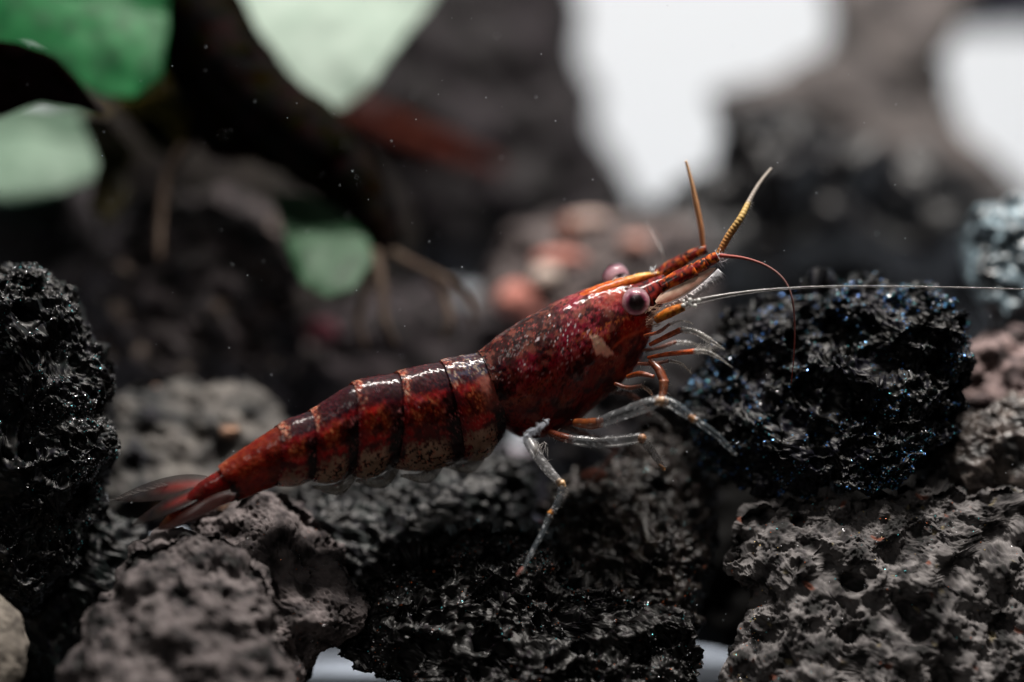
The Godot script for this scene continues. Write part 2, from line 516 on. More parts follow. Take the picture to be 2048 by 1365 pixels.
func front_stones() -> void:
	var g := "lava rocks around the shrimp"
	var black := mat(0.45, 0.34)
	var dull := mat(0.85, 0.25)
	var glint := mat(0.25, 0.8, {"metallic": 0.4})
	var white := lin(225,225,230)
	var teal := lin(90,190,200)
	var blue := lin(80,140,220)
	var rust := lin(210,110,60)
	var ice := [white, white, white, lin(150,150,155), teal]
	var sea := [white, blue, teal, lin(120,190,240), lin(150,160,170), blue]
	stone("lava_rock", "tall black honeycombed lava rock along the left edge", {"o": pg([-110,520, 5,512, 85,538, 150,590, 184,650, 192,690, 218,735, 220,790, 205,830, 232,880, 232,910, 205,965, 190,1040, 160,1150, 60,1230, -110,1230]), "c": Vector2(40,850), "soft": 2, "z": -1.8, "f": 2.4, "b": 5.0, "n": 330, "e": 0.75, "lump": 0.55, "lump_size": 2.6, "rough": 0.16, "rough_size": 0.9, "c3": lin(28,29,30), "pits": [[2.0, 0.5, 0.38], [0.52, 0.27, 0.56], [0.28, 0.17, 0.6], [0.14, 0.07, 0.6]], "c1": lin(7,8,9), "c2": lin(30,32,34), "tone": 1.6, "seed": 21, "glints": [[3600, 0.032, ice, glint]]}, black, "rock", g)
	stone("lava_rock", "black rock in deep shadow low at the left, behind the small grey corner rock", {"o": pg([-110,1030, 120,1010, 250,1040, 330,1120, 300,1260, 240,1370, 200,1460, -110,1460]), "z": -4.0, "f": 2.5, "b": 4.0, "n": 160, "lump": 0.5, "rough": 0.3, "pits": [[0.7, 0.25, 0.55], [0.3, 0.12, 0.6]], "c1": lin(8,9,10), "c2": lin(28,31,33), "tone": 1.6, "seed": 22}, black, "rock", g)
	stone("lava_rock", "small smooth grey rock cut by the bottom left corner", {"o": pg([-110,1175, -10,1182, 38,1228, 62,1290, 42,1350, -10,1430, -110,1450]), "z": 2.6, "f": 1.4, "b": 2.5, "n": 150, "lump": 0.15, "rough": 0.12, "pits": [[0.3, 0.06, 0.4]], "c1": lin(72,68,64), "c2": lin(120,114,106), "seed": 23, "lean": 0.3}, dull, "rock", g)
	stone("lava_rock", "grey brown porous rock that the shrimp's tail rests on", {"o": pg([370,1085, 430,1030, 470,1003, 520,985, 560,1000, 610,1040, 650,1085, 690,1140, 718,1195, 705,1262, 640,1306, 600,1360, 590,1470, 380,1470, 340,1300]), "c": Vector2(520,1220), "soft": 4, "z": -0.6, "f": 2.4, "b": 4.0, "n": 330, "e": 0.85, "lump": 0.45, "lump_size": 2.6, "rough": 0.34, "rough_size": 1.6, "pits": [[1.3, 0.2, 0.3], [0.3, 0.1, 0.42], [0.14, 0.05, 0.52]], "c1": lin(44,41,42), "c2": lin(104,97,97), "tone": 1.5, "seed": 24, "lean": 0.55, "glints": [[500, 0.022, [white, white, rust], glint]]}, dull, "rock", g)
	stone("lava_rock", "blurred lumpy grey rock at lower left, in front of the tail rock", {"o": pg([262,1110, 300,1078, 360,1072, 430,1085, 490,1120, 535,1168, 552,1250, 590,1330, 600,1470, 120,1470, 140,1310, 172,1230, 225,1175]), "c": Vector2(360,1290), "soft": 4, "z": 3.2, "f": 2.6, "b": 2.6, "n": 240, "e": 0.85, "lump": 0.45, "lump_size": 2.4, "rough": 0.34, "rough_size": 1.6, "pits": [[1.2, 0.2, 0.3], [0.3, 0.08, 0.45]], "c1": lin(38,36,37), "c2": lin(96,90,90), "tone": 1.5, "seed": 25, "lean": 0.6}, dull, "rock", g)
	stone("lava_rock", "jagged black lava rock at the bottom centre, in front", {"o": pg([668,1282, 655,1230, 720,1172, 820,1130, 890,1085, 950,1056, 1040,1060, 1120,1105, 1165,1168, 1250,1178, 1320,1192, 1385,1228, 1408,1290, 1385,1380, 1350,1470, 850,1470, 790,1372, 735,1335, 700,1310]), "c": Vector2(1040,1290), "soft": 1, "z": -0.6, "f": 2.2, "b": 3.0, "n": 380, "e": 0.8, "lump": 0.6, "lump_size": 2.2, "rough": 0.16, "rough_size": 0.9, "c3": lin(26,25,25), "pits": [[1.8, 0.5, 0.38], [0.48, 0.25, 0.56], [0.25, 0.15, 0.6], [0.13, 0.07, 0.6]], "c1": lin(7,7,8), "c2": lin(30,29,30), "tone": 1.6, "seed": 26, "lean": 0.45, "glints": [[4200, 0.03, [white, white, white, lin(150,150,155), teal, rust], glint]]}, black, "rock", g)
	stone("lava_rock", "charcoal pitted rock behind the shrimp's belly", {"o": pg([560,1010, 600,968, 700,945, 850,932, 1000,915, 1055,940, 1070,1010, 1050,1110, 930,1200, 760,1230, 640,1190, 590,1090]), "z": -5.0, "f": 2.6, "b": 3.5, "n": 220, "lump": 0.5, "rough": 0.3, "pits": [[0.8, 0.28, 0.55], [0.36, 0.14, 0.6]], "c1": lin(10,11,12), "c2": lin(38,39,41), "tone": 1.8, "seed": 27, "lean": 0.4}, black, "rock", g)
	stone("lava_rock", "brown black crumbly rock under the shrimp's walking legs", {"o": pg([1060,1080, 1110,990, 1180,945, 1250,895, 1340,865, 1410,890, 1430,980, 1420,1100, 1400,1260, 1200,1270, 1080,1170]), "z": -4.2, "f": 2.4, "b": 4.0, "n": 220, "lump": 0.5, "rough": 0.35, "pits": [[0.7, 0.28, 0.55], [0.32, 0.14, 0.62]], "c1": lin(10,9,9), "c2": lin(42,37,34), "tone": 1.8, "seed": 28, "lean": 0.5, "glints": [[500, 0.03, [white, rust, teal], glint]]}, black, "rock", g)
	stone("lava_rock", "large black rock with blue sparkles at the right, below the antenna", {"o": pg([1385,770, 1415,700, 1470,640, 1535,592, 1600,580, 1640,572, 1720,560, 1775,588, 1850,582, 1925,592, 1955,610, 1940,660, 1928,720, 1915,800, 1885,880, 1820,945, 1700,990, 1540,1000, 1440,960, 1395,880]), "c": Vector2(1680,800), "soft": 1, "z": -2.7, "f": 2.2, "b": 4.0, "n": 380, "e": 0.72, "lump": 0.65, "lump_size": 2.4, "rough": 0.16, "rough_size": 0.9, "c3": lin(20,20,23), "pits": [[2.0, 0.5, 0.38], [0.5, 0.26, 0.56], [0.27, 0.16, 0.6], [0.13, 0.07, 0.6]], "c1": lin(5,6,7), "c2": lin(20,22,26), "tone": 1.6, "seed": 29, "lean": 0.3, "skew": -0.2, "glints": [[4200, 0.042, sea, glint]]}, black, "rock", g)
	stone("lava_rock", "grey brown rough rock filling the bottom right corner", {"o": pg([1452,1080, 1478,1032, 1530,1008, 1610,1004, 1690,1000, 1725,1028, 1765,1018, 1810,998, 1870,982, 1960,984, 2130,970, 2130,1480, 1480,1480, 1468,1340, 1490,1240, 1500,1180, 1470,1130]), "c": Vector2(1780,1230), "soft": 2, "z": 0.1, "f": 1.5, "b": 3.0, "n": 500, "e": 0.75, "lump": 0.6, "lump_size": 2.6, "rough": 0.42, "rough_size": 1.7, "pits": [[1.6, 0.35, 0.3], [0.42, 0.12, 0.42], [0.2, 0.07, 0.5], [0.11, 0.035, 0.55]], "c1": lin(42,41,42), "c2": lin(110,107,107), "tone": 1.7, "seed": 30, "lean": 0.35, "specks": [[lin(104,66,54), 0.8, 1.1], [lin(112,104,84), 0.8, 1.4]], "glints": [[900, 0.032, [white, white, teal, rust, lin(220,190,120)], glint]]}, dull, "rock", g)

func plant() -> void:
	var leafm := mat(0.55, 0.4, {"backlight_enabled": true, "backlight": Color(0.7, 0.9, 0.75)})
	var palem := mat(0.55, 0.4, {"backlight_enabled": true, "backlight": Color(0.85, 0.88, 0.86)})
	var barkm := mat(0.95, 0.08)
	var foot := at(760, 700, -12)
	var o := base("water_plant", foot, "broad leaved water plant with dark diagonal rhizome, green leaves and pale roots", "plant")
	var leaves := [
		["large deep green leaf", [-90,-90, 340,-90, 332,60, 318,160, 270,200, 200,195, 130,140, 60,95, -90,90], -11.0, lin(8,70,36), lin(30,118,64), 0.03, 0.5],
		["broad pale mint leaf pointing down", [360,-90, 930,-90, 852,20, 790,100, 735,180, 692,216, 640,230, 520,160, 420,60], -17.0, lin(180,200,188), lin(196,212,202), 0.01, 0.3],
		["pale mint leaf at the left edge", [-90,220, 40,206, 150,214, 215,290, 205,350, 130,384, 30,400, -90,405], -17.0, lin(104,132,114), lin(128,154,136), 0.0, 0.8],
		["drooping light green leaf under the rhizome", [540,385, 600,386, 675,418, 732,475, 745,525, 712,580, 655,598, 606,566, 572,480], -10.5, lin(12,56,28), lin(44,86,56), 0.02, 0.9],
		["olive brown leaf added for the murk beside the dark leaf tip", [150,226, 215,232, 262,300, 262,400, 225,450, 180,420, 196,330, 176,280], -13.0, lin(40,36,14), lin(66,58,24), 0.0, 0.6],  # added leaf shape standing for olive murk
		["olive brown leaf added for the murk below the deep green leaf", [228,190, 330,150, 372,200, 400,280, 360,330, 300,290, 250,240], -15.0, lin(36,34,16), lin(60,54,26), 0.0, 0.5],  # second leaf shape put in for the olive murk
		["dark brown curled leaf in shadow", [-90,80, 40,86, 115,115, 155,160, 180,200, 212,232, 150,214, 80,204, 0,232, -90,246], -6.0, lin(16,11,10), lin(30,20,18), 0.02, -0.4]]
	for k in leaves.size():
		var L: Array = leaves[k]
		var g := swell({"o": pg(L[1]), "z": L[2], "f": 0.18, "b": 0.18, "n": 70, "e": 1.0, "soft": 2, "lump": 0.12, "rough": 0.03, "c1": L[3], "c2": L[4], "curl": L[5], "lean": L[6], "seed": 40 + k})
		var m := put("leaf", g.buf, leafm if k == 0 else palem if k < 6 else barkm, o, foot)
		m.set_meta("label", L[0])
	var b := Buf.new()
	var dark := func(_q, p): return lin(9,8,7).lerp(lin(26,22,19), clampf(0.5 + fb.get_noise_3dv(p), 0.0, 1.0))
	tube(b, [at(375,-90,-12.5), at(410,40,-12), at(500,170,-11.5), at(620,280,-11.5), at(715,390,-12), at(770,500,-12)], [1.25, 1.35, 1.5, 1.55, 1.35, 0.9], 60, 24, dark, 0.02, 7.0)
	put("rhizome", b, barkm, o, foot)
	var knot := swell({"o": pg([312,-90, 430,-90, 520,60, 640,200, 740,300, 775,400, 785,500, 740,500, 680,420, 560,350, 420,310, 360,220, 322,100]), "c": Vector2(540,240), "z": -13.0, "f": 1.0, "b": 1.4, "n": 80, "soft": 3, "lump": 0.3, "rough": 0.2, "c1": lin(7,6,6), "c2": lin(20,17,15), "seed": 50})
	put("old_leaf_base", knot.buf, barkm, o, foot)
	var olive := func(_q, p): return lin(62,56,26).lerp(lin(96,84,40), clampf(0.5 + fb.get_noise_3dv(p), 0.0, 1.0))
	var pale := func(_q, p): return lin(52,44,39).lerp(lin(88,77,69), clampf(0.5 + fb.get_noise_3dv(p), 0.0, 1.0))
	for q in [[[at(332,-90,-15), at(330,80,-15), at(325,200,-14.5), at(360,270,-13)], 0.34], [[at(190,235,-20), at(232,330,-19), at(215,430,-18)], 0.4], [[at(480,300,-13), at(340,215,-14), at(240,205,-15)], 0.5]]:
		b = Buf.new()
		tube(b, q[0], [q[1], q[1], q[1] * 0.9, q[1] * 0.7], 30, 12, olive)
		put("stem", b, barkm, o, foot)
	for q in [[at(742,500,-11), at(738,570,-10.5), at(716,640,-10), at(730,696,-10)], [at(752,505,-11), at(764,570,-10), at(770,640,-9.5), at(790,692,-9.5)], [at(770,500,-11.5), at(830,530,-11), at(900,565,-10.5), at(940,610,-10), at(945,655,-10)], [at(850,540,-11), at(885,590,-10.5), at(900,640,-10), at(890,680,-10)], [at(370,290,-12), at(335,350,-12), at(322,430,-11.5), at(318,520,-11)]]:
		b = Buf.new()
		var rr := []
		for i in q.size(): rr.append(0.22 - 0.025 * i)
		tube(b, q, rr, 40, 10, pale)
		put("root", b, barkm, o, foot)
	b = Buf.new()
	var red := func(_q, p): return lin(34,18,15).lerp(lin(72,38,32), clampf(0.5 + 1.5 * fb.get_noise_3dv(p), 0.0, 1.0))
	tube(b, [at(690,215,-31), at(790,262,-31), at(890,305,-30.5), at(1000,338,-30)], [0.55, 0.75, 0.8, 0.3], 40, 14, red, 0.08, 5.0)
	var t := put("twig", b, barkm, self, at(850,310,-31))
	tag(t, "blurred reddish brown twig slanting across the dark rear rock", "twig")

# ---------------------------------------------------------------- the shrimp
const BETA := 0.305      # head turned away from the lens
const ALPHA := 0.41      # seen a little from above
var turn: Basis
var home: Vector3
var shell: StandardMaterial3D
var limb: StandardMaterial3D
var dry: StandardMaterial3D

func mid(px: float, py: float) -> Vector3:      # the point of the shrimp's middle plane seen at this place, in the shrimp's own axes
	var z := 0.0
	var p := Vector3.ZERO
	for k in 4:
		var w := at(px, py, z) - home
		p.x = w.x / cos(BETA)
		p.y = (w.y - p.x * sin(BETA) * sin(ALPHA)) / cos(ALPHA)
		z = (turn * p + home).z
	return p

func own(px: float, py: float, z: float) -> Vector3:      # a point at a depth, in the shrimp's own axes
	return turn.inverse() * (at(px, py, z) - home)

func row(st: Array, k: int, u: float) -> Vector2:      # smooth value of column pair k of a table of stations
	var n := st.size() - 1
	var i := clampi(int(u), 0, n - 1)
	var b := Vector2(st[i][k], st[i][k + 1])
	var c := Vector2(st[i + 1][k], st[i + 1][k + 1])
	var a := Vector2(st[i - 1][k], st[i - 1][k + 1]) if i > 0 else 2.0 * b - c
	var d := Vector2(st[i + 2][k], st[i + 2][k + 1]) if i < n - 1 else 2.0 * c - b
	return b.cubic_interpolate(c, a, d, u - i)

# rings round the body from station u0 to u1; shape(q, h) -> scale, paint(u, q, h, p)
func barrel(b: Buf, st: Array, u0: float, u1: float, nu: int, nv: int, e: float, form: Callable, paint: Callable) -> void:
	var P := PackedVector3Array()
	var C := PackedColorArray()
	for i in nu:
		var q := float(i) / (nu - 1)
		var u := lerpf(u0, u1, q)
		var D := row(st, 0, u)
		var V := row(st, 2, u)
		var w := row(st, 4, u).x
		var d := mid(D.x, D.y)
		var v := mid(V.x, V.y)
		var c := (d + v) * 0.5
		var hf := (d - v) * 0.5 * 0.97
		for j in nv:
			var t := TAU * j / nv
			var h := cos(t)
			var s := sin(t)
			var k: Vector2 = form.call(q, h)
			var wide := pow(absf(s), e if h < 0 else 1.0) * signf(s) * w
			var p := c + hf * h * k.y + Vector3(0, 0, wide * k.x)
			p += (hf.normalized() * h + Vector3(0, 0, s)) * (0.03 * fb.get_noise_3dv(p * 1.3) + 0.02 * fb.get_noise_3dv(p * 4.5))
			P.append(p)
			C.append(paint.call(u, q, h, p))
	b.grid(P, C, nu, nv, true)

func shrimp() -> void:
	turn = Basis(Vector3.RIGHT, ALPHA) * Basis(Vector3.UP, BETA)
	home = Vector3(0, 0, 0.0)
	shell = mat(0.6, 0.25, {"transparency": BaseMaterial3D.TRANSPARENCY_ALPHA, "clearcoat_enabled": true, "clearcoat": 0.45, "clearcoat_roughness": 0.12, "subsurf_scatter_enabled": true, "subsurf_scatter_strength": 0.1, "backlight_enabled": true, "backlight": Color(0.6, 0.5, 0.5)})
	limb = mat(0.34, 0.6, {"transparency": BaseMaterial3D.TRANSPARENCY_ALPHA, "clearcoat_enabled": true, "clearcoat": 0.8, "clearcoat_roughness": 0.15, "backlight_enabled": true, "backlight": Color(0.5, 0.5, 0.5)})
	dry = mat(0.55, 0.4, {"backlight_enabled": true, "backlight": Color(0.5, 0.5, 0.5)})
	var o := base("shrimp", home, "dark red freshwater shrimp climbing rightwards over the rocks", "shrimp")
	o.basis = turn
	carapace(o)
	abdomen(o)
	tail(o)
	head(o)
	legs(o)

const CARA := [[960, 706, 994, 840, 1.25, 0], [966, 702, 1002, 850, 1.3, 0], [1003, 671, 1040, 874, 1.5, 0], [1050, 641, 1085, 870, 1.62, 0], [1100, 613, 1135, 844, 1.66, 0], [1150, 590, 1185, 806, 1.6, 0], [1200, 572, 1232, 766, 1.45, 0], [1245, 562, 1270, 726, 1.22, 0], [1278, 561, 1291, 686, 0.92, 0], [1300, 576, 1301, 648, 0.5, 0], [1307, 596, 1306, 630, 0.12, 0]]
const BODY := [[980, 704, 1000, 878, 1.3, 0], [889, 723, 925, 918, 1.36, 0], [802, 745, 784, 934, 1.3, 0], [711, 767, 700, 950, 1.18, 0], [626, 822, 622, 960, 1.02, 0], [561, 851, 546, 970, 0.86, 0], [440, 932, 474, 998, 0.55, 0], [408, 960, 440, 1013, 0.46, 0]]

func carapace(o: Node3D) -> void:
	var b := Buf.new()
	var form := func(q, h): return Vector2(1.0, 1.0 + (0.02 * sin(q * 19.0) if h < -0.9 else 0.0))
	var paint := func(u, _q, h, p):
		u -= 1.0
		h -= 0.25 * (1.0 - h * h)
		var n := 0.5 + fb.get_noise_3dv(p * 0.9)
		var m := 0.5 + 0.9 * fb.get_noise_3dv(p * 2.6 + Vector3(30, 0, 0))
		var f := 0.5 + 0.9 * fb.get_noise_3dv(p * 6.0 + Vector3(0, 30, 0))
		var low := lin(84,12,12).lerp(lin(136,36,24), clampf(n, 0, 1))
		var up := lin(122,20,44).lerp(lin(168,84,92), ss(0.35, 0.9, m))
		var col := low.lerp(up, ss(-0.15, 0.25, h + 0.3 * (n - 0.5)))
		col = col.lerp(lin(44,28,28), ss(0.35, 0.75, h + 0.3 * (m - 0.5)) * (1.0 - ss(2.6, 4.2, u)))      # smoky back
		col = col.lerp(lin(118,34,44).lerp(lin(170,72,56), clampf(m, 0, 1)), ss(0.45, 0.8, h) * ss(3.6, 5.0, u))
		col = col.lerp(lin(182,62,30), ss(0.7, 0.95, h) * ss(4.6, 6.0, u))
		col = col.lerp(lin(22,12,16), (1.0 - ss(0.2, 1.0, u + 0.5 * (m - 0.5))) * ss(-0.5, -0.1, h) * (1.0 - ss(0.5, 0.8, h)))    # black patch at the hind edge
		var fr := ss(3.4, 5.2, u + 0.8 * (m - 0.5))
		col = col.lerp(lin(150,46,22).lerp(lin(214,120,60), ss(0.45, 0.95, f)), fr * (1.0 - ss(0.1, 0.4, h)) * 0.75)      # mottled cheek
		col = col.lerp(lin(160,26,18), fr * bump(h, 0.12, 0.25) * ss(0.3, 0.8, n) * 0.7)
		col = col.lerp(lin(150,80,46), 0.75 * bump(h, -0.36 + 0.16 * u + 0.25 * (m - 0.5), 0.1) * ss(0.1, 0.5, u) * (1.0 - ss(1.9, 3.2, u)) * ss(0.3, 0.7, f + 0.3))    # ochre streak
		var g := 0.5 + 0.9 * fb.get_noise_3dv(p * 9.0 + Vector3(0, 0, 30))
		col = col.lerp(lin(230,110,96), 0.3 * ss(0.62, 0.8, g) * ss(-0.1, 0.3, h) * ss(0.4, 0.7, m))
		col = col.lerp(lin(30,4,6), 0.75 * ss(0.56, 0.68, f) * ss(0.3, 0.6, n))
		col = col.lerp(lin(206,120,70), 0.5 * ss(0.6, 0.72, f) * fr * (1.0 - ss(0.2, 0.5, h)))
		col = col.lerp(lin(40,20,18), 0.85 * ss(0.5, 0.72, 0.5 + 0.9 * fb.get_noise_3dv(p * 0.8 + Vector3(0, 0, 90))))      # large dark blotches
		col = col.lerp(lin(150,96,76), 0.35 * ss(0.58, 0.75, 0.5 + 0.9 * fb.get_noise_3dv(p * 1.7 + Vector3(44, 0, 9))))
		col = Color(col.r * 0.8, col.g * 0.8, col.b * 0.85)
		var px: float = absf(u - 4.25 + 0.5 * (h - 0.05)) / maxf(0.22 - 0.25 * (h - 0.05), 0.05)
		var py: float = absf(h - 0.05 + 0.35 * (u - 4.25)) / 0.2
		col = col.lerp(lin(255,212,192), 1.0 - ss(0.85, 1.1, maxf(px, py) + 0.4 * (m - 0.5)))      # salmon patch
		var gv := bump(h, -0.22 + 0.10 * sin((u - 4.4) * 1.9), 0.035) * ss(4.5, 4.9, u) * (1.0 - ss(7.0, 7.4, u))
		col = col.lerp(lin(196,100,60), 0.8 * gv)
		col = col.lerp(lin(205,120,60), 0.7 * ss(0.35, 0.7, f) * bump(h, 0.42 - 0.05 * (u - 3.0) + 0.12 * (m - 0.5), 0.04) * ss(3.0, 4.0, u) * (1.0 - ss(6.2, 6.8, u)))     # ridge line to the eye
		var sp := ss(0.5, 0.64, sm.get_noise_3dv(p * 6.4)) * ss(-0.1, 0.45, sm.get_noise_3dv(p * 1.1 + Vector3(3, 70, 0))) * ss(-0.15, 0.2, h) * (1.0 - ss(0.75, 0.95, h)) * (1.0 - ss(3.5, 5.5, u))
		col = col.lerp(lin(205,200,205), sp * 0.8)
		var dk := ss(0.5, 0.62, sm.get_noise_3dv(p * 3.4 + Vector3(8, 8, 8))) * ss(-0.2, 0.1, h) * (1.0 - ss(4.0, 5.0, u))
		col = col.lerp(lin(16,10,14), dk * 0.85)
		col = col.lerp(lin(10,5,7), exp(-pow((u - 6.95) / 0.45, 2) - pow((h - 0.5) / 0.28, 2)))     # black gap behind the eye, its shade painted on
		col.a = 1.0
		return col
	barrel(b, CARA, 0.0, 10.0, 230, 200, 0.8, form, paint)
	put("carapace", b, shell, o)

func abdomen(o: Node3D) -> void:
	for k in 6:
		var b := Buf.new()
		var form := func(q, h):
			var s := 1.0 + 0.035 * ss(0.0, 0.9, q) - 0.02 * bump(q, 0.0, 0.1)
			var lobe := (0.89 + 0.18 * sin(PI * clampf(q * 0.95, 0, 1))) if k < 5 else 1.0
			return Vector2(s, s * (lobe if h < -0.3 else lerpf(1.0, lobe, ss(0.3, -0.3, h))))
		var paint := func(_u, q, h, p):
			var n := 0.5 + fb.get_noise_3dv(p * 1.1)
			var m := 0.5 + 0.9 * fb.get_noise_3dv(p * 2.4 + Vector3(30, k * 7.0, 0))
			var f := 0.5 + 0.9 * fb.get_noise_3dv(p * 5.0 + Vector3(0, 30, 0))
			var g := 0.5 + 0.9 * fb.get_noise_3dv(p * 9.0 + Vector3(0, 0, 30))
			h -= 0.34 * (1.0 - h * h)
			q += 0.18 * (m - 0.5) + 0.10 * (f - 0.5)
			h += 0.16 * (m - 0.5) + 0.10 * (f - 0.5)
			var col := lin(96,8,18).lerp(lin(150,26,36), ss(0.3, 0.8, f))
			col = col.lerp(lin(176,84,104), 0.6 * ss(0.62, 0.85, m) * bump(h, 0.3, 0.2))
			var heart := exp(-pow((q - 0.55) / 0.24, 2) - pow((h + 0.02) / 0.3, 2))
			col = col.lerp(lin(120,58,24).lerp(lin(220,150,100), ss(0.5, 0.85, g)), clampf(heart * 1.7 * ss(0.0, 0.4, n), 0, 0.95))
			col = col.lerp(lin(36,6,8), ss(0.55, 0.7, f) * clampf(heart, 0, 1) * 0.7)
			col = col.lerp(lin(220,26,26).lerp(lin(240,120,110), ss(0.6, 0.85, g)), 0.9 * bump(h, -0.36, 0.13) * bump(q, 0.58, 0.3) * ss(0.2, 0.5, m))
			col = col.lerp(lin(226,40,34), 0.7 * bump(h, 0.3, 0.16) * bump(q, 0.78, 0.16) * ss(0.45, 0.7, n) * (1.0 if k > 1 else 0.4))
			col = col.lerp(lin(26,12,17).lerp(lin(64,26,34), ss(0.4, 0.8, g)), ss(0.42, 0.58, h))            # dark back
			var rim := ss(0.36, 0.5, h) * bump(q, 0.93, 0.075)
			col = col.lerp(lin(170,78,52).lerp(lin(226,196,170), ss(0.5, 0.75, g)), rim * ss(0.25, 0.6, f) * 0.9)
			var edge := maxf(1.0 - ss(0.2, 0.42, q), 0.8 * ss(0.93, 1.0, q)) * (1.0 - ss(0.3, 0.45, h))
			col = col.lerp(lin(10,3,5), edge * 0.95)
			col = col.lerp(lin(240,150,150), edge * ss(0.62, 0.72, g) * ss(0.5, 0.7, m) * bump(h, 0.0, 0.4))
			col = col.lerp(lin(38,12,14), 0.85 * ss(0.5, 0.7, 0.5 + 0.9 * fb.get_noise_3dv(p * 1.2 + Vector3(0, 0, 90))))
			col = Color(col.r * 0.85, col.g * 0.85, col.b * 0.85)
			var belly := ss(-0.5, -0.64, h)
			var pale := lin(124,102,80).lerp(lin(190,166,138), clampf(n, 0, 1)).lerp(lin(196,120,90), 0.6 * ss(0.55, 0.75, m))
			pale = pale.lerp(lin(24,12,8), ss(0.56, 0.64, m * 0.45 + f * 0.55))
			var bl := belly * ss(0.2, 0.34, q) * (1.0 - ss(0.86, 0.98, q))
			col = col.lerp(pale, clampf(bl, 0, 1) * (1.0 if k < 4 else 0.55 if k == 4 else 0.0))
			h -= 0.16 * (m - 0.5) + 0.10 * (f - 0.5)
			if k == 0:
				col = col.lerp(lin(120,70,62).lerp(lin(170,110,96), clampf(m, 0, 1)), 0.8 * (1.0 - ss(0.3, 0.6, q)) * ss(-0.45, 0.1, h) * (1.0 - ss(0.5, 0.7, h)))
				col = col.lerp(lin(50,62,82).lerp(lin(170,160,140), ss(0.5, 0.8, f)), 0.6 * ss(0.5, 0.7, h) * ss(0.35, 0.6, m))  # bluish and gold glints painted into the back of the first segment
			if k == 5:
				col = col.lerp(lin(92,14,12).lerp(lin(132,52,24), clampf(m, 0, 1)), 0.7)
				col = col.lerp(lin(12,5,6), bump(q, 0.95, 0.14) * (1.0 - ss(0.0, 0.5, h)))
			col.a = 1.0 - 0.35 * ss(-0.75, -0.98, h) * (1.0 if k < 5 else 0.0)
			return col
		barrel(b, BODY, k, k + 1.05, 64, 150, 0.62, form, paint)
		put("abdomen_segment", b, shell, o)
	# small limbs under the belly: swimmerets
	for k in 4:
		var b := Buf.new()
		var x: float = [965.0, 880.0, 790.0, 705.0][k]
		var y: float = [905.0, 925.0, 935.0, 948.0][k]
		for s in [0.45, -0.45]:
			var root := mid(x, y) + Vector3(0, 0.3, s)
			tube(b, [root, mid(x - 34, y + 18) + Vector3(0, 0, s * 1.3), mid(x - 86, y + 16) + Vector3(0, 0, s * 1.2)], [0.16, 0.26, 0.05], 18, 10, func(_q, p): return lin(92,90,88, 0.5).lerp(lin(150,140,125, 0.6), clampf(0.5 + fb.get_noise_3dv(p * 3.0), 0, 1)))
		put("swimmeret", b, limb, o)

func blade(b: Buf, a: Vector3, c: Vector3, wide: float, thick: float, up: Vector3, bow: float, paint: Callable, n := 30, sides := 20) -> void:
	var P := PackedVector3Array()
	var C := PackedColorArray()
	var d := (c - a).normalized()
	var x := up.cross(d).normalized()
	var y := d.cross(x)
	for i in n + 1:
		var q := float(i) / n
		var w := wide * maxf(pow(sin(PI * pow(q, 0.75)), 0.7) if q < 1.0 else 0.0, 0.02 if i == n else 0.22 * (1.0 - q))
		var p := a.lerp(c, q) + y * bow * sin(PI * q)
		for j in sides:
			var f := TAU * j / sides
			P.append(p + x * cos(f) * w + y * sin(f) * thick * (0.3 + 0.7 * w / wide))
			C.append(paint.call(q, cos(f), P[P.size() - 1]))
	b.grid(P, C, n + 1, sides, true)

func tail(o: Node3D) -> void:
	var b := Buf.new()
	var pa := func(q, _c, p):
		var m := clampf(0.5 + fb.get_noise_3dv(p * 2.5), 0, 1)
		var col := lin(96,16,14).lerp(lin(66,24,20), m).lerp(lin(130,88,74), ss(0.55, 1.0, q) * 0.8)
		col.a = lerpf(1.0, 0.7, q)
		return col
	var ts := [[452, 934, 482, 996, 0.5, 0], [405, 962, 438, 1012, 0.45, 0], [362, 1002, 388, 1036, 0.33, 0], [330, 1036, 345, 1056, 0.18, 0], [315, 1056, 318, 1060, 0.02, 0]]
	barrel(b, ts, 0.0, 4.0, 70, 50, 0.9, func(_q, _h): return Vector2.ONE, func(_u, q, h, p): return pa.call(q, h, p))
	put("telson", b, shell, o)
	var fan := [[own(430, 965, 1.4), own(228, 1000, 0.4), 0.62, lin(14,10,11), lin(46,36,34), 0.65], [own(425, 975, 1.7), own(262, 1052, 1.6), 0.4, lin(12,9,10), lin(40,30,28), 0.9],
		[own(470, 990, 2.2), own(345, 1050, 2.6), 0.26, lin(54,14,12), lin(70,40,36), 0.4], [own(462, 985, 2.3), own(322, 1062, 2.5), 0.24, lin(50,12,10), lin(70,40,34), 0.5]]
	for k in 4:
		b = Buf.new()
		var F: Array = fan[k]
		var pf := func(q, c, p):
			var m := clampf(0.5 + 1.3 * fb.get_noise_3dv(p * 3.5), 0, 1)
			var col: Color = (F[3] as Color).lerp(F[4], m * 0.7 + 0.3 * absf(c))
			if k < 2: col = col.lerp(lin(120,30,26), bump(c, 0.0, 0.35) * (1.0 - ss(0.3, 0.7, q)))
			col.a = lerpf(F[5], F[5] * 0.6, q)
			return col
		blade(b, F[0], F[1], F[2], 0.06, Vector3(0.1, 1, 0.5 if k < 2 else 1.2), 0.12, pf)
		put("tail_fan_blade", b, limb, o)
	b = Buf.new()
	for i in 60:
		var q := rng.randf()
		var p: Vector3 = fan[0][0].lerp(fan[0][1], 0.45 + 0.55 * q) + Vector3(0, 0.25 * (1 - q), 0)
		hair(b, p, p + Vector3(-0.35, rng.randf_range(-0.1, 0.25), rng.randf_range(-0.1, 0.1)), 0.006, lin(84,80,78))
	put("bristle", b, dry, o).set_meta("kind", "stuff")

